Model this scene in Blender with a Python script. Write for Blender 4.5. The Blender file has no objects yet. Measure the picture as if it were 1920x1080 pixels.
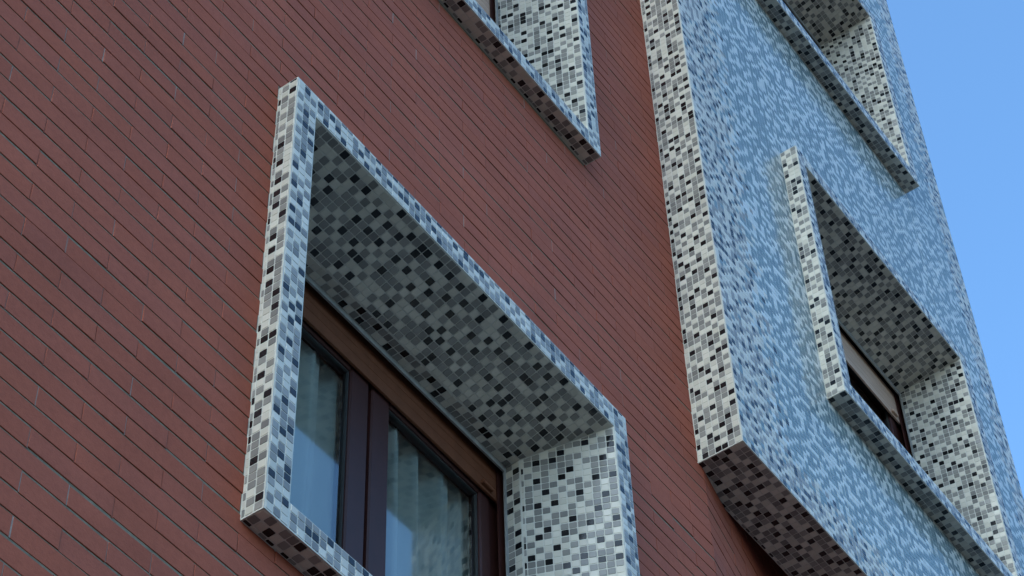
import bpy, math, random
from mathutils import Vector, Matrix
from mathutils.bvhtree import BVHTree

random.seed(7)
scene = bpy.context.scene
R = math.radians

# ------------------------------------------------------------------ camera, sky, sun, exposure
S = 0.8                       # layout units (lower window = 2 units tall) to metres
CAMH = 1.62
CU = Vector((-3.2257, -3.0728, -4.2894))          # camera in layout units
YAW, PITCH, ROLL, FPX = 0.9792, 0.8703, -0.0401, 4282.134
ZO = CAMH - CU.z * S


def P(x, y, z):
    return Vector((x * S, y * S, z * S + ZO))


cy_, sy_, cp_, sp_ = math.cos(YAW), math.sin(YAW), math.cos(PITCH), math.sin(PITCH)
view_d = Vector((sy_ * cp_, cy_ * cp_, sp_))
rt0 = Vector((cy_, -sy_, 0)); up0 = rt0.cross(view_d)
cr, sr = math.cos(ROLL), math.sin(ROLL)
cam_r = rt0 * cr + up0 * sr
cam_u = up0 * cr - rt0 * sr
CAMP = P(*CU)
cam = bpy.data.cameras.new('camera')
cam_o = bpy.data.objects.new('camera', cam)
scene.collection.objects.link(cam_o)
cam_o.matrix_world = Matrix(((cam_r.x, cam_u.x, -view_d.x, CAMP.x), (cam_r.y, cam_u.y, -view_d.y, CAMP.y),
                             (cam_r.z, cam_u.z, -view_d.z, CAMP.z), (0, 0, 0, 1)))
cam.sensor_width = 36.0
cam.lens = FPX / 1920 * 36
cam.clip_start = 0.05
cam.clip_end = 3000
scene.camera = cam_o

SUN_EL = R(26)
SUN_AZ = R(-82)               # from +Y (behind the facade) towards -X (left along the street)
sun_dir = Vector((math.sin(SUN_AZ) * math.cos(SUN_EL), math.cos(SUN_AZ) * math.cos(SUN_EL), math.sin(SUN_EL)))
world = bpy.data.worlds.new('World')
scene.world = world
world.use_nodes = True
wn = world.node_tree.nodes
wbg = wn['Background']
sky = wn.new('ShaderNodeTexSky')
sky.sky_type = 'NISHITA'
sky.sun_disc = False
sky.sun_elevation = SUN_EL
sky.sun_rotation = SUN_AZ
sky.altitude = 100
sky.air_density = 0.9
sky.dust_density = 3.0
sky.ozone_density = 6.5
tint = wn.new('ShaderNodeMix'); tint.data_type = 'RGBA'; tint.blend_type = 'MULTIPLY'     # even colour balance of the whole sky
tint.inputs['Factor'].default_value = 1.0
tint.inputs['B'].default_value = (0.91, 1.03, 0.94, 1)
world.node_tree.links.new(sky.outputs['Color'], tint.inputs['A'])
world.node_tree.links.new(tint.outputs['Result'], wbg.inputs['Color'])
wbg.inputs['Strength'].default_value = 0.15

sl = bpy.data.lights.new('sun', 'SUN')
sl.energy = 2.0
sl.angle = R(0.5)
sl.color = (1.0, 0.94, 0.85)
so = bpy.data.objects.new('sun', sl)
scene.collection.objects.link(so)
so.rotation_euler = (-sun_dir).to_track_quat('-Z', 'Y').to_euler()
so.location = (-20, 10, 30)

scene.view_settings.view_transform = 'Standard'
scene.view_settings.look = 'None'
scene.view_settings.exposure = 1.87
scene.view_settings.gamma = 1.0
scene.view_settings.use_curve_mapping = False
try:
    scene.cycles.max_bounces = 8
    scene.cycles.glossy_bounces = 5
    scene.cycles.transparent_max_bounces = 12
except Exception:
    pass


# ------------------------------------------------------------------ materials
def newmat(name):
    m = bpy.data.materials.new(name)
    m.use_nodes = True
    nt = m.node_tree
    return m, nt, nt.nodes['Principled BSDF']


def L(nt, a, b):
    nt.links.new(a, b)


def rnd_socket(nt):
    """one random number per piece: island of a joined mesh, or object"""
    g = nt.nodes.new('ShaderNodeNewGeometry')
    o = nt.nodes.new('ShaderNodeObjectInfo')
    a = nt.nodes.new('ShaderNodeMath'); a.operation = 'ADD'
    f = nt.nodes.new('ShaderNodeMath'); f.operation = 'FRACT'
    L(nt, g.outputs['Random Per Island'], a.inputs[0]); L(nt, o.outputs['Random'], a.inputs[1])
    L(nt, a.outputs[0], f.inputs[0])
    return f.outputs[0]


def ramp(nt, src, stops):
    r = nt.nodes.new('ShaderNodeValToRGB')
    el = r.color_ramp.elements
    while len(el) > 1:
        el.remove(el[-1])
    el[0].position = stops[0][0]; el[0].color = (*stops[0][1], 1)
    for p, c in stops[1:]:
        e = el.new(p); e.color = (*c, 1)
    L(nt, src, r.inputs[0])
    return r.outputs[0]


def noise(nt, scale, detail=3.0, rough=0.6, vec=None, mapping=None):
    n = nt.nodes.new('ShaderNodeTexNoise')
    n.inputs['Scale'].default_value = scale
    n.inputs['Detail'].default_value = detail
    n.inputs['Roughness'].default_value = rough
    g = nt.nodes.new('ShaderNodeNewGeometry')
    v = g.outputs['Position']
    if mapping:
        mp = nt.nodes.new('ShaderNodeMapping'); mp.inputs['Scale'].default_value = mapping
        L(nt, v, mp.inputs['Vector']); v = mp.outputs[0]
    L(nt, v, n.inputs['Vector'])
    return n.outputs['Fac']


def mix(nt, fac, a, b, mode='MIX'):
    m = nt.nodes.new('ShaderNodeMix'); m.data_type = 'RGBA'; m.blend_type = mode
    for s, v in ((m.inputs['Factor'], fac), (m.inputs['A'], a), (m.inputs['B'], b)):
        if hasattr(v, 'is_linked'):
            L(nt, v, s)
        elif isinstance(v, tuple):
            s.default_value = (*v, 1)
        else:
            s.default_value = v
    return m.outputs['Result']


def bump(nt, bs, h, strength, dist):
    b = nt.nodes.new('ShaderNodeBump')
    b.inputs['Strength'].default_value = strength
    b.inputs['Distance'].default_value = dist
    L(nt, h, b.inputs['Height']); L(nt, b.outputs[0], bs.inputs['Normal'])


def tile_mat(name, lo, hi, rough=0.12, spec=0.34):
    m, nt, b = newmat(name)
    r = rnd_socket(nt)
    c = ramp(nt, r, [(0.0, lo), (1.0, hi)])
    grime = ramp(nt, noise(nt, 2.2, 5, 0.65), [(0.35, (0.9, 0.9, 0.88)), (0.7, (1, 1, 1))])
    c = mix(nt, 1.0, c, grime, 'MULTIPLY')
    L(nt, c, b.inputs['Base Color'])
    b.inputs['Roughness'].default_value = rough
    b.inputs['Specular IOR Level'].default_value = spec
    bump(nt, b, noise(nt, 180, 2), 0.06, 0.002)
    return m


TM = {
    'white': tile_mat('white_glass_tile', (0.61, 0.545, 0.455), (0.74, 0.665, 0.565)),
    'grey': tile_mat('grey_glass_tile', (0.27, 0.245, 0.22), (0.34, 0.31, 0.28)),
    'dgrey': tile_mat('mid_grey_glass_tile', (0.20, 0.182, 0.168), (0.255, 0.235, 0.215)),
    'black': tile_mat('black_glass_tile', (0.008, 0.008, 0.009), (0.022, 0.02, 0.022)),
    'blue': tile_mat('blue_glass_tile', (0.165, 0.225, 0.245), (0.235, 0.30, 0.31)),
    'pale': tile_mat('pale_blue_glass_tile', (0.54, 0.56, 0.55), (0.70, 0.71, 0.685)),
}
TKEYS = list(TM)


def grout_mat():
    m, nt, b = newmat('pale_grout')
    c = ramp(nt, noise(nt, 9, 6, 0.7), [(0.3, (0.54, 0.50, 0.43)), (0.7, (0.64, 0.60, 0.52))])
    L(nt, c, b.inputs['Base Color']); b.inputs['Roughness'].default_value = 0.85
    bump(nt, b, noise(nt, 400, 3), 0.3, 0.002)
    return m


GROUT = grout_mat()


def brick_mat():
    m, nt, b = newmat('red_clay_brick')
    r = rnd_socket(nt)
    c = ramp(nt, r, [(0.0, (0.365, 0.095, 0.053)), (0.25, (0.385, 0.099, 0.054)), (0.5, (0.373, 0.099, 0.057)), (0.7, (0.38, 0.103, 0.061)),
                     (0.88, (0.392, 0.102, 0.055)), (1.0, (0.355, 0.096, 0.058))])
    n1 = ramp(nt, noise(nt, 60, 6, 0.75), [(0.3, (0.86, 0.85, 0.85)), (0.55, (1, 1, 1)), (0.8, (1.06, 1.08, 1.08))])
    c = mix(nt, 1.0, c, n1, 'MULTIPLY')
    n2 = ramp(nt, noise(nt, 2.6, 5, 0.6), [(0.35, (0.88, 0.86, 0.86)), (0.65, (1.06, 1.04, 1.04))])
    c = mix(nt, 1.0, c, n2, 'MULTIPLY')
    sp = ramp(nt, noise(nt, 230, 2, 0.5), [(0.62, (0, 0, 0)), (0.74, (1, 1, 1))])
    c = mix(nt, mix(nt, 0.35, (0, 0, 0), sp), c, (0.13, 0.055, 0.05))
    L(nt, c, b.inputs['Base Color'])
    b.inputs['Roughness'].default_value = 0.8
    b.inputs['Specular IOR Level'].default_value = 0.2
    bump(nt, b, noise(nt, 140, 5, 0.7), 0.35, 0.003)
    return m


BRICK = brick_mat()


def mortar_mat():
    m, nt, b = newmat('grey_mortar')
    c = ramp(nt, noise(nt, 30, 6, 0.7), [(0.3, (0.16, 0.128, 0.09)), (0.7, (0.28, 0.235, 0.17))])
    L(nt, c, b.inputs['Base Color']); b.inputs['Roughness'].default_value = 0.95
    b.inputs['Specular IOR Level'].default_value = 0.1
    bump(nt, b, noise(nt, 300, 4), 0.5, 0.003)
    return m


MORTAR = mortar_mat()


def far_brick_mat():
    m, nt, b = newmat('far_brickwork')
    tc = nt.nodes.new('ShaderNodeNewGeometry')
    sx = nt.nodes.new('ShaderNodeSeparateXYZ'); L(nt, tc.outputs['Position'], sx.inputs[0])
    ad = nt.nodes.new('ShaderNodeMath'); ad.operation = 'ADD'
    L(nt, sx.outputs[0], ad.inputs[0]); L(nt, sx.outputs[1], ad.inputs[1])
    cb = nt.nodes.new('ShaderNodeCombineXYZ'); L(nt, ad.outputs[0], cb.inputs[0]); L(nt, sx.outputs[2], cb.inputs[1])
    t = nt.nodes.new('ShaderNodeTexBrick')
    t.inputs['Scale'].default_value = 1.0
    t.inputs['Brick Width'].default_value = 0.24; t.inputs['Row Height'].default_value = 0.059
    t.inputs['Mortar Size'].default_value = 0.0025
    t.inputs['Color1'].default_value = (0.375, 0.094, 0.054, 1); t.inputs['Color2'].default_value = (0.40, 0.10, 0.057, 1)
    t.inputs['Mortar'].default_value = (0.10, 0.06, 0.045, 1)
    L(nt, cb.outputs[0], t.inputs['Vector']); L(nt, t.outputs['Color'], b.inputs['Base Color'])
    b.inputs['Roughness'].default_value = 0.85
    b.inputs['Specular IOR Level'].default_value = 0.2
    return m


FARBRICK = far_brick_mat()


def plain(name, col, rough=0.5, metal=0.0, var=0.12, scale=25, spec=0.5, grain=None):
    m, nt, b = newmat(name)
    lo = tuple(max(0, x * (1 - var)) for x in col); hi = tuple(x * (1 + var) for x in col)
    c = ramp(nt, noise(nt, scale, 4, 0.6, mapping=grain), [(0.3, lo), (0.7, hi)])
    L(nt, c, b.inputs['Base Color'])
    b.inputs['Roughness'].default_value = rough; b.inputs['Metallic'].default_value = metal
    b.inputs['Specular IOR Level'].default_value = spec
    return m




def headjoint_mat():
    m, nt, b = newmat('thin_joint_mortar')
    c = ramp(nt, rnd_socket(nt), [(0.0, (0.30, 0.085, 0.052)), (0.5, (0.31, 0.12, 0.085)), (0.78, (0.30, 0.18, 0.14)), (1.0, (0.36, 0.29, 0.24))])
    c = mix(nt, 1.0, c, ramp(nt, noise(nt, 45, 4, 0.7), [(0.3, (0.75, 0.75, 0.75)), (0.7, (1.1, 1.1, 1.1))]), 'MULTIPLY')
    L(nt, c, b.inputs['Base Color']); b.inputs['Roughness'].default_value = 0.95
    b.inputs['Specular IOR Level'].default_value = 0.1
    return m


HEADJOINT = headjoint_mat()
FRAME = plain('dark_brown_lacquer', (0.055, 0.017, 0.013), 0.42, spec=0.28)
SHUT_BROWN = plain('brown_shutter_plastic', (0.165, 0.058, 0.028), 0.7, var=0.15, spec=0.12)
SHUT_TAN = plain('tan_shutter_plastic', (0.60, 0.39, 0.28), 0.55, var=0.2, scale=60, grain=(0.15, 1, 6))
METAL = plain('aluminium_trim', (0.30, 0.29, 0.27), 0.5, 0.0, 0.2)
GASKET = plain('grey_glazing_bead', (0.06, 0.058, 0.055), 0.7, spec=0.1)
ROOM = plain('room_plaster', (0.7, 0.68, 0.64), 0.9)
ASPHALT = plain('asphalt', (0.04, 0.04, 0.038), 0.9, var=0.3, scale=3)
PAVE = plain('pavement_concrete', (0.11, 0.108, 0.095), 0.9, var=0.2, scale=4)
KERB = plain('kerb_stone', (0.3, 0.29, 0.28), 0.85, var=0.15, scale=8)
LINE = plain('road_paint', (0.7, 0.7, 0.68), 0.7, var=0.1, scale=12)


def glass_mat():
    m = bpy.data.materials.new('window_glass'); m.use_nodes = True
    nt = m.node_tree; nt.nodes.clear()
    out = nt.nodes.new('ShaderNodeOutputMaterial')
    gl = nt.nodes.new('ShaderNodeBsdfGlossy'); gl.inputs['Roughness'].default_value = 0.055
    gl.inputs['Color'].default_value = (0.94, 0.98, 0.98, 1)
    tr = nt.nodes.new('ShaderNodeBsdfTransparent'); tr.inputs['Color'].default_value = (0.93, 0.98, 0.96, 1)
    fr = nt.nodes.new('ShaderNodeFresnel'); fr.inputs['IOR'].default_value = 2.5
    mx = nt.nodes.new('ShaderNodeMixShader')
    n = nt.nodes.new('ShaderNodeTexNoise'); n.inputs['Scale'].default_value = 1.6; n.inputs['Detail'].default_value = 0
    g = nt.nodes.new('ShaderNodeNewGeometry'); L(nt, g.outputs['Position'], n.inputs['Vector'])
    b = nt.nodes.new('ShaderNodeBump'); b.inputs['Strength'].default_value = 0.05; b.inputs['Distance'].default_value = 0.01
    L(nt, n.outputs['Fac'], b.inputs['Height']); L(nt, b.outputs[0], gl.inputs['Normal'])
    L(nt, fr.outputs[0], mx.inputs[0]); L(nt, tr.outputs[0], mx.inputs[1]); L(nt, gl.outputs[0], mx.inputs[2])
    L(nt, mx.outputs[0], out.inputs[0])
    return m


GLASS = glass_mat()


def curtain_mat():
    m, nt, b = newmat('sheer_curtain_cloth')
    c = ramp(nt, noise(nt, 5, 4, 0.6, mapping=(1, 1, 0.4)), [(0.3, (0.8, 0.81, 0.77)), (0.7, (0.92, 0.92, 0.89))])
    L(nt, c, b.inputs['Base Color']); b.inputs['Roughness'].default_value = 0.95
    return m


CURTAIN = curtain_mat()

# ------------------------------------------------------------------ object helpers
WL = {}                       # world location of each object built (all unrotated)
BLOCK = []                    # (verts, faces) of solid bodies, for the visibility test


def link(o, parent=None, loc=Vector((0, 0, 0))):
    scene.collection.objects.link(o)
    WL[o.name] = loc.copy()
    o.location = loc
    if parent is not None:
        o.parent = parent
        o.matrix_parent_inverse = Matrix.Translation(-WL[parent.name])
    return o


def empty(name, loc, parent=None):
    o = bpy.data.objects.new(name, None)
    o.empty_display_size = 0.3
    return link(o, parent, Vector(loc))


def mesh_obj(name, verts, faces, mats, parent=None, midx=None, smooth=False, solid=False):
    """verts are world metres; the origin goes to the bounding-box centre"""
    lo = Vector((min(v[i] for v in verts) for i in range(3))); hi = Vector((max(v[i] for v in verts) for i in range(3)))
    c = (lo + hi) / 2
    me = bpy.data.meshes.new(name)
    me.from_pydata([tuple(Vector(v) - c) for v in verts], [], faces)
    for m in (mats if isinstance(mats, (list, tuple)) else [mats]):
        me.materials.append(m)
    if midx:
        me.polygons.foreach_set('material_index', midx)
    if smooth:
        me.polygons.foreach_set('use_smooth', [True] * len(me.polygons))
    me.update()
    if solid:
        BLOCK.append(([Vector(v) for v in verts], faces))
    return link(bpy.data.objects.new(name, me), parent, c)


class MB:
    def __init__(s):
        s.v = []; s.f = []; s.m = []

    def quad(s, a, b, c, d, m=0):
        i = len(s.v); s.v += [a, b, c, d]; s.f.append((i, i + 1, i + 2, i + 3)); s.m.append(m)

    def poly(s, pts, m=0):
        i = len(s.v); s.v += list(pts); s.f.append(tuple(range(i, i + len(pts)))); s.m.append(m)

    def box(s, x0, x1, y0, y1, z0, z1, m=0, bev=0.0):
        """box in layout units; bev > 0 chamfers the four edges of the front (-y) face"""
        i = len(s.v)
        if bev:
            s.v += [P(x0, y0 + bev, z0), P(x1, y0 + bev, z0), P(x1, y0 + bev, z1), P(x0, y0 + bev, z1),
                    P(x0 + bev, y0, z0 + bev), P(x1 - bev, y0, z0 + bev), P(x1 - bev, y0, z1 - bev), P(x0 + bev, y0, z1 - bev),
                    P(x0, y1, z0), P(x1, y1, z0), P(x1, y1, z1), P(x0, y1, z1)]
            fs = [(4, 5, 6, 7), (0, 1, 5, 4), (1, 2, 6, 5), (2, 3, 7, 6), (3, 0, 4, 7),
                  (8, 9, 1, 0), (9, 10, 2, 1), (10, 11, 3, 2), (11, 8, 0, 3), (9, 8, 11, 10)]
        else:
            s.v += [P(x, y, z) for x, y, z in ((x0, y0, z0), (x1, y0, z0), (x1, y1, z0), (x0, y1, z0),
                                               (x0, y0, z1), (x1, y0, z1), (x1, y1, z1), (x0, y1, z1))]
            fs = [(3, 2, 1, 0), (4, 5, 6, 7), (0, 1, 5, 4), (1, 2, 6, 5), (2, 3, 7, 6), (3, 0, 4, 7)]
        for f in fs:
            s.f.append(tuple(i + k for k in f)); s.m.append(m)

    def build(s, name, mats, parent=None, **k):
        return mesh_obj(name, s.v, s.f, mats, parent, midx=s.m, **k)


def tag(o, label=None, cat=None, group=None, kind=None):
    for k, v in (('label', label), ('category', cat), ('group', group), ('kind', kind)):
        if v:
            o[k] = v
    return o


# ------------------------------------------------------------------ layout numbers (layout units)
TILE = 0.0315
H = 2.0
AX1, AY, AT = 1.9601, -0.0824, 0.101
BZ = 3.6534
CX0, CX1, CY, CZ = 2.662, 6.1538, -0.2157, 2.380
CTOP = 12.0
DX0, DX1, DZ, DH, DY = 3.607, 5.4756, 3.4384, 1.8963, -0.312
EZ = 6.9259
WALLTOP = 19.0
GROUND = -ZO / S               # layout z of the street
BENDX, BENDK = 2.698, 0.205      # the brick wall turns back here, under the bay


def wall_y(x):
    return 0.0 if x <= BENDX else (x - BENDX) * BENDK


# ------------------------------------------------------------------ ground and street
mb = MB(); mb.quad(Vector((-900, -900, 0)), Vector((900, -900, 0)), Vector((900, 900, 0)), Vector((-900, 900, 0)))
tag(mb.build('ground', ASPHALT), kind='structure')
mb = MB(); PZ = 0.12
mb.quad(Vector((-60, -2.2, PZ)), Vector((60, -2.2, PZ)), Vector((60, 0.5, PZ)), Vector((-60, 0.5, PZ)))
tag(mb.build('pavement', PAVE), kind='structure')
mb = MB()
i = 0
mb.v += [Vector(p) for p in ((-60, -2.35, 0), (60, -2.35, 0), (60, -2.33, PZ + .004), (-60, -2.33, PZ + .004), (60, -2.2, PZ + .004), (-60, -2.2, PZ + .004))]
mb.f += [(0, 1, 2, 3), (3, 2, 4, 5)]; mb.m += [0, 0]
tag(mb.build('kerb', KERB), kind='structure')

# ------------------------------------------------------------------ the building
BLD = empty('apartment_building', (1.5, 0.0, 0.0))
tag(BLD, 'red brick apartment building with mosaic framed windows and a tiled bay', 'building')

# brick wall: mortar sheet with openings behind the two left windows
MY = 0.0030                   # mortar recess
XL, XR, ZB_, ZT_ = -3.2, 6.0, -2.6, 9.0     # area built brick by brick
mb = MB()
holes = [(0.06, 1.90, 0.06, 1.94), (0.06, 1.90, BZ + 0.06, BZ + 1.94)]
xs = sorted({XL, 0.06, 1.90, BENDX})
zs = sorted({ZB_, ZT_} | {h[2] for h in holes} | {h[3] for h in holes})
for a, b in zip(xs, xs[1:]):
    for c, d in zip(zs, zs[1:]):
        if any(a >= h[0] - 1e-6 and b <= h[1] + 1e-6 and c >= h[2] - 1e-6 and d <= h[3] + 1e-6 for h in holes):
            continue
        mb.quad(P(a, MY, c), P(b, MY, c), P(b, MY, d), P(a, MY, d))
mb.quad(P(BENDX, MY, ZB_), P(XR, wall_y(XR) + MY, ZB_), P(XR, wall_y(XR) + MY, ZT_), P(BENDX, MY, ZT_))
# the rest of the building's mass: far brickwork, sides, back, roof
LX, BY = -75.0, 12.0
mb.quad(P(LX, MY, GROUND), P(XL, MY, GROUND), P(XL, MY, WALLTOP), P(LX, MY, WALLTOP), 1)
mb.quad(P(XL, MY, GROUND), P(BENDX, MY, GROUND), P(BENDX, MY, ZB_), P(XL, MY, ZB_), 1)
mb.quad(P(BENDX, MY, GROUND), P(XR, wall_y(XR) + MY, GROUND), P(XR, wall_y(XR) + MY, ZB_), P(BENDX, MY, ZB_), 1)
mb.quad(P(XL, MY, ZT_), P(BENDX, MY, ZT_), P(BENDX, MY, WALLTOP), P(XL, MY, WALLTOP), 1)
mb.quad(P(XR, wall_y(XR) + MY, GROUND), P(XR, BY, GROUND), P(XR, BY, WALLTOP), P(XR, wall_y(XR) + MY, WALLTOP), 1)
mb.quad(P(XR, BY, GROUND), P(LX, BY, GROUND), P(LX, BY, WALLTOP), P(XR, BY, WALLTOP), 1)
mb.quad(P(LX, BY, GROUND), P(LX, MY, GROUND), P(LX, MY, WALLTOP), P(LX, BY, WALLTOP), 1)
mb.poly([P(LX, MY, WALLTOP), P(BENDX, MY, WALLTOP), P(XR, wall_y(XR) + MY, WALLTOP), P(XR, BY, WALLTOP), P(LX, BY, WALLTOP)], 1)
WALL = mb.build('brick_wall', [MORTAR, FARBRICK], BLD, solid=True)
tag(WALL, 'dull red brick wall of long thin bricks with recessed grey joints')

# ------------------------------------------------------------------ tiled bay body
LIPY, LIPH = 0.055, 0.7
mb = MB()
dh = [(DX0 + 0.05, DX1 - 0.05, z + 0.05, z + DH - 0.05) for z in (DZ, EZ)]
xs = [CX0, dh[0][0], dh[0][1], CX1]
zs = [CZ, dh[0][2], dh[0][3], dh[1][2], dh[1][3], CTOP]
for i, (a, b) in enumerate(zip(xs, xs[1:])):
    for j, (c, d) in enumerate(zip(zs, zs[1:])):
        if i == 1 and j in (1, 3):
            continue
        mb.quad(P(a, CY, c), P(b, CY, c), P(b, CY, d), P(a, CY, d))
mb.quad(P(CX0, 0.3, CZ), P(CX0, CY, CZ), P(CX0, CY, CTOP), P(CX0, 0.3, CTOP))
mb.quad(P(CX1, CY, CZ), P(CX1, 4.0, CZ), P(CX1, 4.0, CTOP), P(CX1, CY, CTOP))
mb.quad(P(CX0, LIPY, CZ), P(CX1, LIPY, CZ), P(CX1, CY, CZ), P(CX0, CY, CZ))
mb.quad(P(CX0, LIPY, CZ + LIPH), P(CX1, LIPY, CZ + LIPH), P(CX1, LIPY, CZ), P(CX0, LIPY, CZ))
mb.quad(P(CX0, 4.0, CZ + LIPH), P(CX1, 4.0, CZ + LIPH), P(CX1, LIPY, CZ + LIPH), P(CX0, LIPY, CZ + LIPH))
mb.quad(P(CX0, CY, CTOP), P(CX1, CY, CTOP), P(CX1, 4.0, CTOP), P(CX0, 4.0, CTOP))
mb.quad(P(CX1, 4.0, CZ), P(CX0, 4.0, CZ), P(CX0, 4.0, CTOP), P(CX1, 4.0, CTOP))
BAY = mb.build('tiled_bay', GROUT, BLD, solid=True)
tag(BAY, 'tall projecting bay clad in small blue and white mosaic tiles, against the sky')


# ------------------------------------------------------------------ window surrounds: splayed mosaic funnels
def ring(x0, x1, z0, z1, y):
    return [P(x0, y, z0), P(x1, y, z0), P(x1, y, z1), P(x0, y, z1)]


class Sur:
    """geometry of one surround in layout units"""
    def __init__(s, x0, x1, z0, z1, yf, yw, tl, tr, tb, tt, depth, ks, kt, straight):
        s.x0, s.x1, s.z0, s.z1, s.yf, s.yw = x0, x1, z0, z1, yf, yw
        s.ix0, s.ix1, s.iz0, s.iz1 = x0 + tl, x1 - tr, z0 + tb, z1 - tt
        s.yb = yf + depth
        s.bx0, s.bx1 = s.ix0 + ks * depth, s.ix1 - ks * depth
        s.bz0, s.bz1 = s.iz0 + 0.05 * depth, s.iz1 - kt * depth
        s.ye = s.yb + straight
        s.st = straight


SA = Sur(0, AX1, 0, H, AY, 0.0, AT, 0.0904, 0.0971, 0.1165, 0.336, 0.42, 0.27, 0.065)
SB = Sur(0, AX1, BZ, BZ + H, AY, 0.0, AT, 0.0904, 0.0971, 0.1165, 0.386, 0.26, 0.27, 0.0)
SD = Sur(DX0, DX1, DZ, DZ + DH, DY, CY, 0.0824, 0.0912, 0.1029, 0.0948, 0.372, 0.17, 0.27, 0.0)
SE = Sur(DX0, DX1, EZ, EZ + DH, DY, CY, 0.0824, 0.0912, 0.1029, 0.0948, 0.372, 0.17, 0.27, 0.0)


def surround_body(s, label):
    m = MB()
    A = ring(s.x0, s.x1, s.z0, s.z1, s.yw + 0.02)
    B = ring(s.x0, s.x1, s.z0, s.z1, s.yf)
    C = ring(s.ix0, s.ix1, s.iz0, s.iz1, s.yf)
    D = ring(s.bx0, s.bx1, s.bz0, s.bz1, s.yb)
    loops = [A, B, C, D]
    if s.st:
        loops.append(ring(s.bx0, s.bx1, s.bz0, s.bz1, s.ye))
    for u, w in zip(loops, loops[1:]):
        for k in range(4):
            n = (k + 1) % 4
            m.quad(u[k], u[n], w[n], w[k])
    # flange that ties the inner throat to the wall behind
    E_ = loops[-1]; F = ring(s.x0 - 0.02, s.x1 + 0.02, s.z0 - 0.02, s.z1 + 0.25, s.ye)
    for k in range(4):
        n = (k + 1) % 4
        m.quad(E_[k], E_[n], F[n], F[k])
    return tag(m.build('window_surround', GROUT, BLD, solid=True), label)


OA = surround_body(SA, 'mosaic window surround nearest the viewer, around the curtained window on the brick')
OB = surround_body(SB, 'mosaic window surround at the top edge, cut off by the frame, on the brick')
OD = surround_body(SD, 'mosaic window surround lower on the blue tiled bay')
OE = surround_body(SE, 'mosaic window surround higher on the blue tiled bay')


# ------------------------------------------------------------------ windows, shutters, rooms
def room(s):
    m = MB(); y0 = s.ye + 0.004; y1 = s.ye + 2.6
    x0, x1, z0, z1 = s.x0 + .02, s.x1 - .02, s.z0 - .02, s.z1 + .2
    a = ring(x0, x1, z0, z1, y0); b = ring(x0, x1, z0, z1, y1)
    for k in range(4):
        n = (k + 1) % 4
        m.quad(a[n], a[k], b[k], b[n])
    m.quad(b[0], b[1], b[2], b[3])
    return m.build('room_wall', ROOM, BLD)


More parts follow.
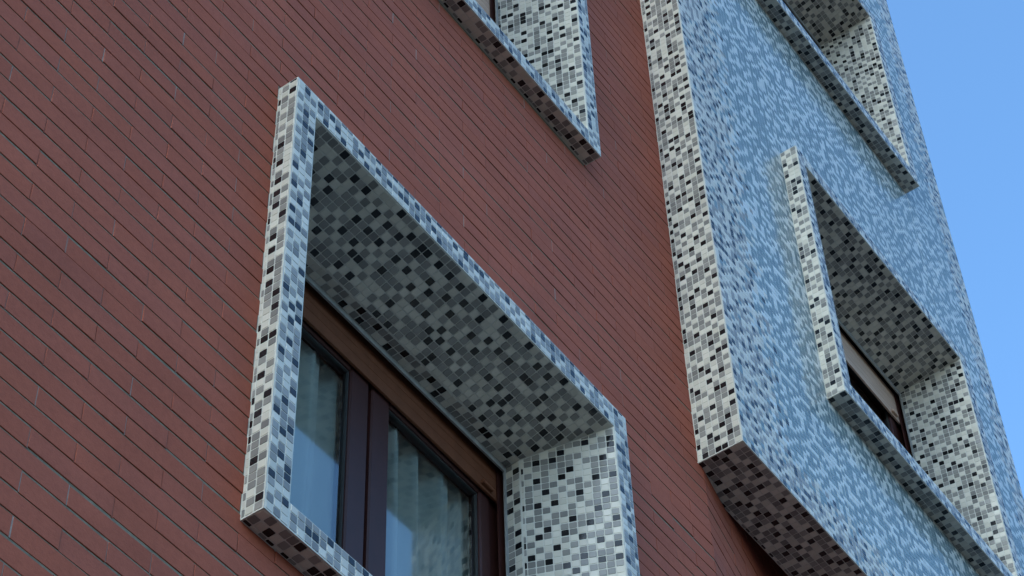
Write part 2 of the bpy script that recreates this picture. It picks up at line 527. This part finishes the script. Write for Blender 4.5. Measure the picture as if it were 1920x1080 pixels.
def window(s, label, shut_z, shut_mat, shut_label, slat=0.046):
    room(s)
    y = s.ye                                   # back of the mosaic throat
    xm = (s.bx0 + s.bx1) / 2
    fy0, fy1 = y + 0.060, y + 0.12              # frame depth
    z0, z1 = s.bz0 - 0.02, s.z1 + 0.1
    m = MB()
    m.box(s.bx0 - 0.08, s.bx0 + 0.035, fy0, fy1, z0, z1, bev=0.004)
    m.box(s.bx1 - 0.035, s.bx1 + 0.08, fy0, fy1, z0, z1, bev=0.004)
    m.box(s.bx0 + 0.035, s.bx1 - 0.035, fy0, fy1, z0, z0 + 0.06, bev=0.004)
    m.box(s.bx0 + 0.035, s.bx1 - 0.035, fy0, fy1, s.bz1 - 0.055, z1, bev=0.004)
    W = tag(m.build('window', FRAME, BLD), label)
    top = s.bz1 - 0.06
    for x0, x1 in ((s.bx0 + 0.037, xm - 0.009), (xm + 0.009, s.bx1 - 0.037)):
        m = MB(); b = z0 + 0.062
        wl = 0.062 if x0 < xm - .1 else 0.10
        wr = 0.10 if x0 < xm - .1 else 0.062
        sy0, sy1 = fy0 - 0.010, fy1 - 0.02
        m.box(x0, x0 + wl, sy0, sy1, b, top, bev=0.006)
        m.box(x1 - wr, x1, sy0, sy1, b, top, bev=0.006)
        m.box(x0 + wl, x1 - wr, sy0, sy1, b, b + 0.09, bev=0.006)
        m.box(x0 + wl, x1 - wr, sy0, sy1, top - 0.115, top, bev=0.006)
        m.build('sash', FRAME, W)
        g = MB(); px0, px1, pz0, pz1 = x0 + wl, x1 - wr, b + 0.09, top - 0.115
        e = 0.005; gy = sy0 + 0.022
        g.box(px0, px0 + e, sy0 + .012, gy, pz0, pz1); g.box(px1 - e, px1, sy0 + .012, gy, pz0, pz1)
        g.box(px0 + e, px1 - e, sy0 + .012, gy, pz0, pz0 + e); g.box(px0 + e, px1 - e, sy0 + .012, gy, pz1 - e, pz1)
        g.build('glazing_bead', GASKET, W)
        g = MB(); g.quad(P(px0, gy, pz0), P(px1, gy, pz0), P(px1, gy, pz1), P(px0, gy, pz1))
        g.build('pane', GLASS, W)
    # meeting strip between the sashes
    m = MB(); m.box(xm - 0.009, xm + 0.009, fy0 + 0.01, fy1 - .03, z0 + .062, top); m.build('meeting_strip', FRAME, W)
    # aluminium edge strip round the back of the mosaic
    m = MB(); tz = s.bz1; w = 0.030
    m.box(s.bx0 - 0.03, s.bx1 + 0.03, y - 0.004, y + 0.004, tz - w, tz + 0.02)
    m.box(s.bx1 - 0.012, s.bx1 + 0.03, y - 0.0035, y + 0.0035, s.bz0, tz - w)
    m.box(s.bx0 - 0.03, s.bx0 + 0.012, y - 0.0035, y + 0.0035, s.bz0, tz - w)
    m.build('edge_strip', METAL, W)
    # roller shutter, rolled most of the way up, with its guides
    sy = y + 0.031
    SH = tag(empty('roller_shutter', P(xm, sy, shut_z), BLD), shut_label)
    for gx0, gx1 in ((s.bx0 - 0.03, s.bx0 + 0.022), (s.bx1 - 0.022, s.bx1 + 0.03)):
        m = MB()
        m.box(gx0, gx1, sy - 0.009, sy - 0.003, s.bz0, s.bz1 + .1)
        m.build('guide_rail', FRAME, SH)
    z = shut_z; k = 0
    while z < s.bz1 - 0.012:
        h = slat * (1.25 if k == 0 else 1.0)
        c = MB(); c.box(s.bx0 + 0.004, s.bx1 - 0.004, sy, sy + 0.0105, z, z + h - 0.0012, bev=0.0015)
        c.build('slat', shut_mat, SH)
        z += h; k += 1
    st = MB(); st.box(s.bx1 - 0.115, s.bx1 - 0.055, sy - 0.016, sy - 0.0005, shut_z + 0.012, shut_z + 0.03, bev=0.003)
    st.build('stopper', shut_mat, SH)
    return W


window(SA, 'dark brown two-sash window with net curtains and sky reflections', 1.625, SHUT_BROWN, 'reddish brown roller shutter pulled almost fully up')
window(SB, 'dark brown window behind a lowered shutter at the top of the picture', BZ + 0.95, SHUT_TAN, 'tan slatted roller shutter lowered well down')
window(SD, 'dark unlit window in the lower surround of the blue bay', DZ + 1.46, SHUT_TAN, 'tan slatted roller shutter a quarter down on the bay')
window(SE, 'dark unlit window in the upper surround of the blue bay', EZ + 1.52, SHUT_BROWN, 'brown roller shutter in the upper surround of the bay')


def curtain(x0, x1, z0, z1, y, seed, label):
    rr = random.Random(seed)
    ph = [rr.uniform(0, 6.28) for _ in range(4)]
    nx, nz = 90, 14
    v = []; f = []
    for j in range(nz + 1):
        for i in range(nx + 1):
            t = i / nx; s = j / nz
            yy = y + 0.036 * math.sin(t * 31 + ph[0] + 0.5 * math.sin(t * 9 + ph[1])) + 0.014 * math.sin(t * 67 + ph[2]) + 0.01 * math.sin(s * 2 + t * 12)
            v.append(P(x0 + (x1 - x0) * t, yy, z0 + (z1 - z0) * s))
    for j in range(nz):
        for i in range(nx):
            a = j * (nx + 1) + i
            f.append((a, a + 1, a + nx + 2, a + nx + 1))
    o = mesh_obj('curtain', v, f, CURTAIN, smooth=True)
    return tag(o, label, 'curtain', 'net curtains in the lower left window')


curtain(0.20, 0.96, 0.12, 1.95, SA.ye + 0.145, 3, 'pale net curtain behind the left pane of the near window')
curtain(1.00, 1.76, 0.12, 1.95, SA.ye + 0.145, 9, 'pale net curtain behind the right pane of the near window')

# ------------------------------------------------------------------ picking the largest visible pieces
bv, bf = [], []
for v, f in BLOCK:
    o = len(bv); bv += v; bf += [tuple(o + i for i in q) for q in f]
TREE = BVHTree.FromPolygons(bv, bf)
FW = FPX


def screen_area(c, u, w, n):
    """projected area in photo pixels of a piece spanned by u, w (metres) at c, or 0 when unseen"""
    d = c - CAMP
    if d.dot(n) >= 0:
        return 0.0
    z = d.dot(view_d)
    if z <= 0:
        return 0.0
    sx, sy = FW * d.dot(cam_r) / z, FW * d.dot(cam_u) / z
    if abs(sx) > 960 or abs(sy) > 540:
        return 0.0
    a = abs(d.dot(n)) / d.length * u.length * w.length * FW * FW / (z * z)
    q = c + n * 0.004
    L_ = (q - CAMP)
    hit = TREE.ray_cast(CAMP, L_.normalized(), L_.length - 0.002)
    return 0.0 if hit[0] is not None else a


# ------------------------------------------------------------------ bricks
BLEN, COURSE, BZ0 = 0.300, 0.0737, -0.207 + 0.0737 * (-0.335)
bricks = []                    # (cx, cz, length, height, slanted)
ci0 = int(math.floor((ZB_ - BZ0) / COURSE)); ci1 = int(math.ceil((ZT_ - BZ0) / COURSE))
VHALF = COURSE / 2
for ci in range(ci0, ci1):
    zc = BZ0 + ci * COURSE
    if zc - VHALF < ZB_ or zc + VHALF > ZT_:
        continue
    off = -0.602 if ci % 2 == 0 else -0.752
    k0 = int(math.floor((XL - off) / BLEN)); k1 = int(math.ceil((XR - off) / BLEN))
    for k in range(k0, k1):
        a, b = off + k * BLEN, off + (k + 1) * BLEN
        a, b = max(a, XL), min(b, XR)
        # pieces cut at the surrounds
        segs = [(a, b)]
        for h in ((0.01, AX1 - 0.01, 0.01, H - 0.01), (0.01, AX1 - 0.01, BZ + 0.01, BZ + H - 0.01)):
            if zc + VHALF > h[2] + 0.02 and zc - VHALF < h[3] - 0.02:
                ns = []
                for p, q in segs:
                    if q <= h[0] or p >= h[1]:
                        ns.append((p, q)); continue
                    if p < h[0]:
                        ns.append((p, h[0]))
                    if q > h[1]:
                        ns.append((h[1], q))
                segs = ns
        ns = []
        for p, q in segs:
            if p < BENDX < q:
                ns += [(p, BENDX + 0.0015), (BENDX - 0.0015, q)]
            else:
                ns.append((p, q))
        for p, q in ns:
            if q - p > 0.03:
                bricks.append((p, q, zc))
GAPX, GAPZ, BD = 0.0034, 0.0064, 0.030


def brick_geo(w, h, d, ch=0.0009, jit=None):
    """one brick about its face centre: x along the wall, z up, front face at y = 0 (metres)"""
    j = jit or (0, 0, 0, 0)
    v = [(-w, ch, -h), (w, ch, -h), (w, ch, h), (-w, ch, h),
         (-w + ch, j[0], -h + ch), (w - ch, j[1], -h + ch), (w - ch, j[2], h - ch), (-w + ch, j[3], h - ch),
         (-w, d, -h), (w, d, -h), (w, d, h), (-w, d, h)]
    f = [(4, 5, 6, 7), (0, 1, 5, 4), (1, 2, 6, 5), (2, 3, 7, 6), (3, 0, 4, 7), (8, 9, 1, 0), (9, 10, 2, 1), (10, 11, 3, 2), (11, 8, 0, 3)]
    return v, f


recs = []
for p, q, zc in bricks:
    xm = (p + q) / 2
    c = P(xm, wall_y(xm), zc)
    if xm > BENDX:
        u = Vector((1, BENDK, 0)).normalized(); ln = (q - p) * math.sqrt(1 + BENDK ** 2)
    else:
        u = Vector((1, 0, 0)); ln = q - p
    n = u.cross(Vector((0, 0, 1)))
    full = abs((q - p) - BLEN) < 1e-4 and xm < BENDX
    ar = screen_area(c, u * (ln * S), Vector((0, 0, COURSE * S)), n) if full else 0.0
    recs.append((ar, c, u, n, ln, full))
order = sorted(range(len(recs)), key=lambda i: -recs[i][0])
single = {i for i in order[:300] if recs[i][0] > 0}
VAR = []
for k in range(6):
    r5 = random.Random(50 + k)
    v, f = brick_geo((BLEN - GAPX) / 2 * S, (COURSE - GAPZ - 0.001 * (k % 3)) / 2 * S, BD * S, jit=[r5.uniform(-0.0006, 0.0006) for _ in range(4)])
    me = bpy.data.meshes.new('brick'); me.from_pydata(v, [], f); me.materials.append(BRICK); VAR.append(me)
sv, sf = [], []
rb = random.Random(21)
for i, (ar, c, u, n, ln, full) in enumerate(recs):
    dz = rb.gauss(0, 0.0011); dn = max(-0.0007, min(0.0007, rb.gauss(0, 0.0004))); rot = rb.gauss(0, 0.0025)
    if i in single:
        o = bpy.data.objects.new('brick', rb.choice(VAR))
        link(o, WALL, c + Vector((0, dn, dz)))
        o.rotation_euler = (rb.gauss(0, 0.004), rot, rb.gauss(0, 0.001))
    else:
        v, f = brick_geo((ln - GAPX) / 2 * S, (COURSE - GAPZ - rb.uniform(0, 0.0015)) / 2 * S, BD * S, jit=[rb.uniform(-0.0006, 0.0006) for _ in range(4)])
        b0 = len(sv)
        back = -n
        for x, y, z in v:
            sv.append(c + u * x + back * (y + dn) + Vector((0, 0, z + dz + x * rot)))
        sf += [tuple(b0 + k for k in q) for q in f]
tag(mesh_obj('bricks', sv, sf, BRICK, WALL), kind='stuff')
# flush mortar in the upright joints
hj = MB()
for p, q, zc in bricks:
    if q > BENDX - 0.02 or abs(q - AX1) < 0.03 or abs(q) < 0.02:
        continue
    hh = (COURSE - GAPZ) / 2
    hj.box(q - GAPX * 0.75, q + GAPX * 0.75, 0.0008 + rb.uniform(0, 0.0012), MY, zc - hh, zc + hh)
tag(hj.build('upright_joints', HEADJOINT, WALL), kind='stuff')


# ------------------------------------------------------------------ mosaic tiles
def clip(poly, edge):
    """keep the part of a 2-D polygon left of the directed edge"""
    (ax, ay), (bx, by) = edge
    out = []
    for i in range(len(poly)):
        p, q = poly[i], poly[(i + 1) % len(poly)]
        sp = (bx - ax) * (p[1] - ay) - (by - ay) * (p[0] - ax)
        sq = (bx - ax) * (q[1] - ay) - (by - ay) * (q[0] - ax)
        if sp >= 0:
            out.append(p)
        if (sp >= 0) != (sq >= 0):
            t = sp / (sp - sq)
            out.append((p[0] + (q[0] - p[0]) * t, p[1] + (q[1] - p[1]) * t))
    return out


def area2(poly):
    return 0.5 * sum(poly[i][0] * poly[(i + 1) % len(poly)][1] - poly[(i + 1) % len(poly)][0] * poly[i][1] for i in range(len(poly)))


TGAP, TTH, TCH = 0.0036, 0.0014, 0.0022       # joint, tile proud of the grout, corner cut (layout units)
rt = random.Random(99)


GREY = (('white', 0.38), ('grey', 0.27), ('dgrey', 0.15), ('black', 0.20))
BLUE = (('pale', 0.36), ('blue', 0.64))
EDGE = (('white', 0.50), ('grey', 0.29), ('black', 0.15), ('blue', 0.06))


def draw(table):
    r = rt.random()
    for k, p in table:
        r -= p
        if r < 0:
            return k
    return table[0][0]


def spaced(table, near):
    """tiles are set from mixed sheets: the same tone seldom comes twice in a row"""
    k = draw(table)
    for _ in range(2):
        if k == 'black' and 'black' in near and rt.random() < 0.85 or k in near[:2] and rt.random() < (0.25 if k in ('pale', 'blue') else 0.45):
            k = draw(table)
    return k


def grey_mix(x, y, z, near):
    return spaced(GREY, near)


def bay_mix(x, y, z, near):
    d = min((x - CX0) / 0.42, (z - CZ) / 0.26, (CX1 - x) / 0.20)
    p = max(0.0, min(1.0, (d - 0.62) / 0.55))
    return spaced(BLUE, near) if rt.random() < p else spaced(EDGE, near)


def patch(recs, corners, along, chooser, off=(0.5, 0.5), margin=0.002, octo=True):
    """lay tiles on a planar convex polygon (layout units, counter-clockwise seen from outside);
    along = direction of the tile columns"""
    pts = [Vector(c) for c in corners]
    n = (pts[1] - pts[0]).cross(pts[2] - pts[0]).normalized()
    w = Vector(along); w = (w - n * w.dot(n)).normalized()
    u = w.cross(n).normalized()
    O = pts[0]
    p2 = [((p - O).dot(u), (p - O).dot(w)) for p in pts]
    if area2(p2) < 0:
        p2.reverse()
    # inset polygon
    edges = []
    for i in range(len(p2)):
        a, b = p2[i], p2[(i + 1) % len(p2)]
        dx, dy = b[0] - a[0], b[1] - a[1]; l = math.hypot(dx, dy)
        nx, ny = -dy / l * margin, dx / l * margin
        edges.append(((a[0] + nx, a[1] + ny), (b[0] + nx, b[1] + ny)))
    x0 = min(p[0] for p in p2); x1 = max(p[0] for p in p2); y0 = min(p[1] for p in p2); y1 = max(p[1] for p in p2)
    ox = x1 - margin - 200 * TILE if off[0] == 'end' else x0 + off[0]     # 'end': whole tiles start at the far edge
    oy = y1 - margin - 200 * TILE if off[1] == 'end' else y0 + off[1]
    i0 = int(math.floor((x0 - ox) / TILE)); i1 = int(math.ceil((x1 - ox) / TILE))
    j0 = int(math.floor((y0 - oy) / TILE)); j1 = int(math.ceil((y1 - oy) / TILE))
    hs = (TILE - TGAP) / 2; c = TCH
    full_a = 4 * hs * hs
    grid = {}
    for i in range(i0, i1):
        for j in range(j0, j1):
            cx, cy = ox + (i + .5) * TILE + rt.gauss(0, 0.0004), oy + (j + .5) * TILE + rt.gauss(0, 0.0004)
            if octo:
                q = [(cx - hs + c, cy - hs), (cx + hs - c, cy - hs), (cx + hs, cy - hs + c), (cx + hs, cy + hs - c),
                     (cx + hs - c, cy + hs), (cx - hs + c, cy + hs), (cx - hs, cy + hs - c), (cx - hs, cy - hs + c)]
            else:
                q = [(cx - hs, cy - hs), (cx + hs, cy - hs), (cx + hs, cy + hs), (cx - hs, cy + hs)]
            full = True
            for e in edges:
                (ax, ay), (bx, by) = e
                if any((bx - ax) * (p[1] - ay) - (by - ay) * (p[0] - ax) < -1e-9 for p in q):
                    full = False
                    q = clip(q, e)
                    if len(q) < 3:
                        break
            if len(q) < 3 or area2(q) < 0.2 * full_a:
                continue
            ctr = O + u * cx + w * cy
            near = [grid.get((i + a, j + b)) for a, b in ((-1, 0), (0, -1), (-1, -1), (-1, 1))]
            col = grid[(i, j)] = chooser(ctr.x, ctr.y, ctr.z, near)
            recs.append((ctr, u, w, n, [(a - cx, b - cy) for a, b in q], full, col))


def lay(recs, parent, nsingle=300, octo=True):
    areas = []
    for r in recs:
        ctr, u, w, n, q, full, col = r
        areas.append(screen_area(P(*ctr), u * (TILE * S), w * (TILE * S), n) if full else 0.0)
    order = sorted(range(len(recs)), key=lambda i: -areas[i])
    single = {i for i in order[:nsingle] if areas[i] > 0}
    meshes = {}
    hs = (TILE - TGAP) / 2; c = TCH; b = 0.0008
    base = [(-hs + c, -hs), (hs - c, -hs), (hs, -hs + c), (hs, hs - c), (hs - c, hs), (-hs + c, hs), (-hs, hs - c), (-hs, -hs + c)]
    if not octo:
        base = [(-hs, -hs), (hs, -hs), (hs, hs), (-hs, hs)]
    for k in TKEYS:
        N = len(base)
        f1 = (hs - b) / hs
        v = [(x * S, y * S, -0.002 * S) for x, y in base] + [(x * S, y * S, (TTH - b) * S) for x, y in base] + [(x * f1 * S, y * f1 * S, TTH * S) for x, y in base]
        f = [tuple(range(2 * N, 3 * N))]
        for l in (0, N):
            f += [(l + i, l + (i + 1) % N, l + N + (i + 1) % N, l + N + i) for i in range(N)]
        me = bpy.data.meshes.new('tile'); me.from_pydata(v, [], f); me.materials.append(TM[k]); meshes[k] = me
    sv, sf, sm = [], [], []
    pl = WL[parent.name]
    for i, (ctr, u, w, n, q, full, col) in enumerate(recs):
        tx, ty = rt.gauss(0, 0.010), rt.gauss(0, 0.010)
        if i in single:
            o = bpy.data.objects.new('tile', meshes[col])
            n2 = (n + u * tx + w * ty).normalized(); u2 = (u - n2 * u.dot(n2)).normalized(); w2 = n2.cross(u2)
            loc = P(*ctr)
            scene.collection.objects.link(o); o.parent = parent
            o.matrix_parent_inverse = Matrix.Translation(-pl)
            o.matrix_basis = Matrix(((u2.x, w2.x, n2.x, loc.x), (u2.y, w2.y, n2.y, loc.y), (u2.z, w2.z, n2.z, loc.z), (0, 0, 0, 1)))
            continue
        N = len(q); b0 = len(sv)
        c3 = P(*ctr)
        mx = sum(p[0] for p in q) / N; my = sum(p[1] for p in q) / N
        for a, bb in q:
            sv.append(c3 + (u * a + w * bb) * S)
        for a, bb in q:
            a2 = mx + (a - mx) * 0.94; b2 = my + (bb - my) * 0.94
            sv.append(c3 + (u * a2 + w * b2 + n * (TTH - a2 * tx - b2 * ty)) * S)
        sf.append(tuple(b0 + N + k for k in range(N))); sm.append(TKEYS.index(col))
        for k in range(N):
            sf.append((b0 + k, b0 + (k + 1) % N, b0 + N + (k + 1) % N, b0 + N + k)); sm.append(TKEYS.index(col))
    o = mesh_obj('tiles', sv, sf, [TM[k] for k in TKEYS], parent, midx=sm)
    tag(o, kind='stuff')


Z = (0, 0, 1); X = (1, 0, 0)


def tile_surround(s, obj):
    r = []
    yw = s.yw - 0.0
    m = 0.004
    # front ring: left and right jambs over full height, head and sill between
    patch(r, [(s.x0, s.yf, s.z0), (s.ix0, s.yf, s.z0), (s.ix0, s.yf, s.z1), (s.x0, s.yf, s.z1)], Z, grey_mix, (m, m), m)
    patch(r, [(s.ix1, s.yf, s.z0), (s.x1, s.yf, s.z0), (s.x1, s.yf, s.z1), (s.ix1, s.yf, s.z1)], Z, grey_mix, (m, m), m)
    patch(r, [(s.ix0, s.yf, s.iz1), (s.ix1, s.yf, s.iz1), (s.ix1, s.yf, s.z1), (s.ix0, s.yf, s.z1)], Z, grey_mix, (m, m), 0.003)
    patch(r, [(s.ix0, s.yf, s.z0), (s.ix1, s.yf, s.z0), (s.ix1, s.yf, s.iz0), (s.ix0, s.yf, s.iz0)], Z, grey_mix, (m, m), 0.003)
    # outer sides (left, right, top, bottom); the first row starts at the front edge
    d = yw - s.yf
    patch(r, [(s.x0, yw, s.z0), (s.x0, s.yf, s.z0), (s.x0, s.yf, s.z1), (s.x0, yw, s.z1)], Z, grey_mix, (d - m - 12 * TILE, m), m)
    patch(r, [(s.x1, s.yf, s.z0), (s.x1, yw, s.z0), (s.x1, yw, s.z1), (s.x1, s.yf, s.z1)], Z, grey_mix, (m, m), m)
    patch(r, [(s.x0, s.yf, s.z1), (s.x1, s.yf, s.z1), (s.x1, yw, s.z1), (s.x0, yw, s.z1)], (0, 1, 0), grey_mix, (m, m), m)
    patch(r, [(s.x0, yw, s.z0), (s.x1, yw, s.z0), (s.x1, s.yf, s.z0), (s.x0, s.yf, s.z0)], (0, -1, 0), grey_mix, (m, d - m - 12 * TILE), m)
    # splayed throat: soffit, right and left reveals, sill
    f, b = s.yf, s.yb
    patch(r, [(s.bx0, b, s.bz1), (s.bx1, b, s.bz1), (s.ix1, f, s.iz1), (s.ix0, f, s.iz1)], (0, -1, 0.0), grey_mix, (m, 'end'), m)
    h = Vector((s.bx1 - s.ix1, b - f, 0)).length
    patch(r, [(s.ix1, f, s.iz0), (s.ix1, f, s.iz1), (s.bx1, b, s.bz1), (s.bx1, b, s.bz0)], Z, grey_mix, ('end', 0.01), m)
    patch(r, [(s.ix0, f, s.iz1), (s.ix0, f, s.iz0), (s.bx0, b, s.bz0), (s.bx0, b, s.bz1)], Z, grey_mix, (0.004, 0.01), m)
    patch(r, [(s.ix0, f, s.iz0), (s.ix1, f, s.iz0), (s.bx1, b, s.bz0), (s.bx0, b, s.bz0)], (0, 1, 0), grey_mix, (m, m), m)
    if s.st:
        e = s.ye
        patch(r, [(s.bx1, b, s.bz0), (s.bx1, b, s.bz1), (s.bx1, e, s.bz1), (s.bx1, e, s.bz0)], Z, grey_mix, (0.0, 0.01), 0.001)
        patch(r, [(s.bx0, e, s.bz0), (s.bx0, e, s.bz1), (s.bx0, b, s.bz1), (s.bx0, b, s.bz0)], Z, grey_mix, (0.0, 0.01), 0.001)
        patch(r, [(s.bx0, e, s.bz1), (s.bx1, e, s.bz1), (s.bx1, b, s.bz1), (s.bx0, b, s.bz1)], (0, -1, 0), grey_mix, (m, 0.0), 0.001)
    lay(r, obj)


for s, o in ((SA, OA), (SB, OB), (SD, OD), (SE, OE)):
    tile_surround(s, o)

# bay: front between the windows, left side, bottom, right side
r = []
m = 0.004
xs = [CX0, DX0, DX1, CX1]
zz = [CZ, DZ, DZ + DH, EZ, EZ + DH, CTOP]


def bay_front(x0, x1, z0, z1):
    ox = m - math.floor((x0 - CX0) / TILE) * 0 if x0 == CX0 else -((x0 - CX0 - m) % TILE)
    oz = m if z0 == CZ else -((z0 - CZ - m) % TILE)
    patch(r, [(x0, CY, z0), (x1, CY, z0), (x1, CY, z1), (x0, CY, z1)], Z, bay_mix, (ox, oz), 0.0005, octo=False)


bay_front(CX0, DX0, CZ, CTOP)
bay_front(DX1, CX1, CZ, CTOP)
for z0, z1 in ((CZ, DZ), (DZ + DH, EZ), (EZ + DH, CTOP)):
    bay_front(DX0, DX1, z0, z1)
patch(r, [(CX0, 0.0, CZ), (CX0, CY, CZ), (CX0, CY, CTOP), (CX0, 0.0, CTOP)], Z, grey_mix, (-CY - m - 8 * TILE, m), m, octo=False)
patch(r, [(CX0, LIPY, CZ), (CX1, LIPY, CZ), (CX1, CY, CZ), (CX0, CY, CZ)], (0, -1, 0), grey_mix, (m, LIPY - CY - m - 10 * TILE), m, octo=False)
patch(r, [(CX1, CY, CZ), (CX1, 1.2, CZ), (CX1, 1.2, CTOP), (CX1, CY, CTOP)], Z, grey_mix, (m, m), m, octo=False)
lay(r, BAY, octo=False)
